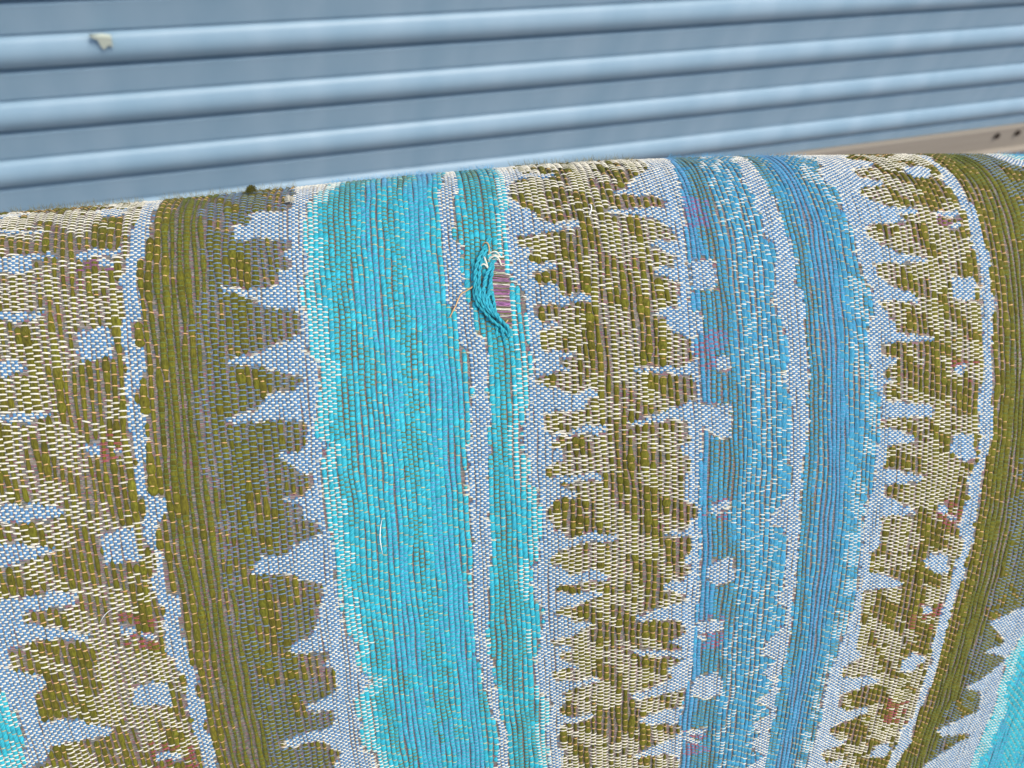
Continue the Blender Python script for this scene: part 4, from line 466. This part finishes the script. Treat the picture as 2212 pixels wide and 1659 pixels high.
for n_, pts, rad, lab in SRC['hair']:
    V, F, Y = path_tube(pts, rad, None, None); c0 = V.mean(0)
    o = mesh(n_, V - c0, F, yarn_mat('white_fibre', (.9, .9, .88), .05, 0, .1, 0, 0, rough=.4, dark=.95), None, yc=Y); o.location = c0.tolist()
    tag(o, lab, 'fibre')
# ---------------------------------------------------------------- the slatted blue shutter behind, its beam, the ground
D0 = 7.0                       # distance of the shutter in surface units
PW = .06763 * D0 * SC          # slat pitch in metres (about 80 mm)
o0 = world(np.array([0, -.39414622, 1.0]) * D0)      # a point on the first shadow line
n_out = np.array([0, -1., 0])  # the shutter faces -Y
if (M @ np.array([0, 0, -1.]))[1] > 0: n_out = -n_out
def slat_mat():
    m, t, b = nodes('blue_painted_metal', .42, .45); L = t.links.new
    tc = N(t, 'ShaderNodeTexCoord'); mp = N(t, 'ShaderNodeMapping'); mp.inputs['Scale'].default_value = (14, 14, 5); L(tc.outputs['Object'], mp.inputs[0])
    no = N(t, 'ShaderNodeTexNoise'); no.inputs['Scale'].default_value = 1.0; no.inputs['Detail'].default_value = 5; L(mp.outputs[0], no.inputs['Vector'])
    r = N(t, 'ShaderNodeValToRGB'); L(no.outputs[0], r.inputs[0]); r.color_ramp.elements[0].position = .35; r.color_ramp.elements[0].color = (.235, .37, .475, 1); r.color_ramp.elements[1].position = .68; r.color_ramp.elements[1].color = (.30, .43, .53, 1)
    L(r.outputs[0], b.inputs['Base Color'])
    return m
SM = slat_mat()
sh = bpy.data.objects.new('roller_shutter', None); C.collection.objects.link(sh)
sh.location = (float(o0[0]), float(o0[1]), float(o0[2] - 6 * PW))
tag(sh, 'pale blue ribbed metal shutter standing behind the cloth covered seat back', 'shutter')
bpy.context.view_layer.update()
# slat section: t down (0..1 of a pitch), o outward (in pitches)
prof = [(.03, -.12), (.035, .03), (.05, .05), (.25, .045), (.455, .03), (.468, -.02), (.485, -.02), (.50, .03)]
for k in range(1, 17):
    f = k / 16; prof.append((.50 + .44 * f, .03 + .13 * math.sin(math.pi * (.03 + .90 * f)) ** .7))
prof += [(.948, .05), (.95, -.12)]
x0, x1 = -2.2, 3.2
def extr(sec, xa_, xb_, nx=2):
    V, F = [], []
    xs = np.linspace(xa_, xb_, nx)
    for x in xs:
        for z, y in sec: V.append((x, y, z))
    n = len(sec)
    for i in range(nx - 1):
        for j in range(n): F.append((i * n + j, i * n + (j + 1) % n, (i + 1) * n + (j + 1) % n, (i + 1) * n + j))
    return np.array(V), np.array(F)
def capped(name, sec, xa_, xb_, mat, parent=None, smooth=True):
    import bmesh
    bm = bmesh.new(); n = len(sec); rings = [[bm.verts.new((x, y, z)) for z, y in sec] for x in (xa_, xb_)]
    for j in range(n): bm.faces.new((rings[0][j], rings[0][(j + 1) % n], rings[1][(j + 1) % n], rings[1][j])).smooth = smooth
    bm.faces.new(rings[0][::-1]); bm.faces.new(rings[1]); bmesh.ops.recalc_face_normals(bm, faces=bm.faces)
    me = bpy.data.meshes.new(name); bm.to_mesh(me); bm.free(); me.set_sharp_from_angle(angle=math.radians(38)); return link(name, me, mat, parent)
sgn = float(n_out[1])
back = [(t, -.13) for t in (.95, .03)]
for k in range(-9, 3):
    sec = [(-t * PW, o * PW * sgn) for t, o in prof + back]
    s_ = capped('slat', sec, x0, x1, SM, sh); s_.location = (0, 0, 6 * PW - k * PW)
# last slat is cut short above the beam
sec = [(-t * PW, o * PW * sgn) for t, o in [(.03, -.12), (.035, .03), (.05, .05), (.27, .04), (.28, .02), (.28, -.13), (.03, -.13)]]
s_ = capped('slat', sec, x0, x1, SM, sh, False); s_.location = (0, 0, 6 * PW - 3 * PW)
dm, dt_, db_ = nodes('painted_gap_shade', .9, .1); db_.inputs['Base Color'].default_value = (.02, .03, .035, 1)  # shadow lines between slats, painted as a near-black sheet added behind them
bk = capped('gap_shade_sheet', [(11 * PW, -.16 * PW * sgn), (11 * PW, -.12 * PW * sgn), (-3.3 * PW, -.12 * PW * sgn), (-3.3 * PW, -.16 * PW * sgn)], x0, x1, dm, sh, False); bk.location = (0, 0, 6 * PW)
# worn cream patch where the paint has come off a rib
chip_m, ct_, cb2 = nodes('bare_cream_primer', .7, .2); cb2.inputs['Base Color'].default_value = (.50, .55, .46, 1)
# beam below the shutter
bmn, bt2, bb2 = nodes('beige_painted_wood', .75, .25); nn = N(bt2, 'ShaderNodeTexNoise'); nn.inputs['Scale'].default_value = 18; nn.inputs['Detail'].default_value = 6
rr = N(bt2, 'ShaderNodeValToRGB'); bt2.links.new(nn.outputs[0], rr.inputs[0]); rr.color_ramp.elements[0].color = (.27, .235, .19, 1); rr.color_ramp.elements[1].color = (.38, .34, .28, 1); bt2.links.new(rr.outputs[0], bb2.inputs['Base Color'])
zb = 6 * PW - 3.30 * PW
beam = bpy.data.objects.new('beam', None); C.collection.objects.link(beam); beam.location = sh.location; beam.location.z += zb
tag(beam, 'beige beam with dark bolt heads below the blue shutter', 'beam')
capped('board', [(0, -.1 * PW * sgn), (0, .16 * PW * sgn), (-.62 * PW, .16 * PW * sgn), (-.66 * PW, .30 * PW * sgn), (-.74 * PW, .30 * PW * sgn), (-.76 * PW, -.1 * PW * sgn)], x0, 1.62, bmn, beam, False)

import bmesh
bolt_m, _t, _b = nodes('rusty_bolt', .8, .2); _b.inputs['Base Color'].default_value = (.03, .02, .015, 1)
bpy.context.view_layer.update()
for p_ in [[1.5969, 0.9808, 0.2333], [1.6529, 0.9808, 0.2343]]:
    bm = bmesh.new(); bmesh.ops.create_cone(bm, cap_ends=True, segments=6, radius1=.0075, radius2=.0065, depth=.008, matrix=Matrix.Rotation(math.pi / 2, 4, 'X'))
    me = bpy.data.meshes.new('bolt_head'); bm.to_mesh(me); bm.free(); o = link('bolt_head', me, bolt_m, beam); o.location = Vector(p_) - beam.location
q_ = np.array([[-0.0271, 0.98, 0.5571], [-0.0139, 0.98, 0.5567], [-0.0051, 0.98, 0.5545], [-0.0057, 0.98, 0.5432], [-0.0094, 0.98, 0.5464], [-0.0154, 0.98, 0.5409], [-0.0185, 0.98, 0.547], [-0.0195, 0.98, 0.5529]]); n_ = len(q_); c_ = q_.mean(0); fr = q_ - c_ + np.array([0, sgn * .0025, 0]); bk_ = q_ - c_ - np.array([0, sgn * .004, 0])
o = mesh('paint_scuff', np.concatenate([fr, bk_]), [(i, (i + 1) % n_, (i + 1) % n_ + n_, i + n_) for i in range(n_)], chip_m, sh, False)
bm = bmesh.new(); bm.from_mesh(o.data); bm.verts.ensure_lookup_table(); bm.faces.new([bm.verts[i] for i in range(n_)]); bmesh.ops.recalc_face_normals(bm, faces=bm.faces); bm.to_mesh(o.data); bm.free(); o.location = Vector(c_.tolist()) - sh.location
# ground
gm_, gt_, gb_ = nodes('gravelly_concrete', .95, .1); gn = N(gt_, 'ShaderNodeTexNoise'); gn.inputs['Scale'].default_value = 60; gn.inputs['Detail'].default_value = 8
gr_ = N(gt_, 'ShaderNodeValToRGB'); gt_.links.new(gn.outputs[0], gr_.inputs[0]); gr_.color_ramp.elements[0].color = (.10, .08, .07, 1); gr_.color_ramp.elements[1].color = (.28, .22, .19, 1); gt_.links.new(gr_.outputs[0], gb_.inputs['Base Color'])
g_ = mesh('ground', [(-60, -60, 0), (60, -60, 0), (60, 60, 0), (-60, 60, 0)], [(0, 1, 2, 3)], gm_, None, False); tag(g_, kind='structure')
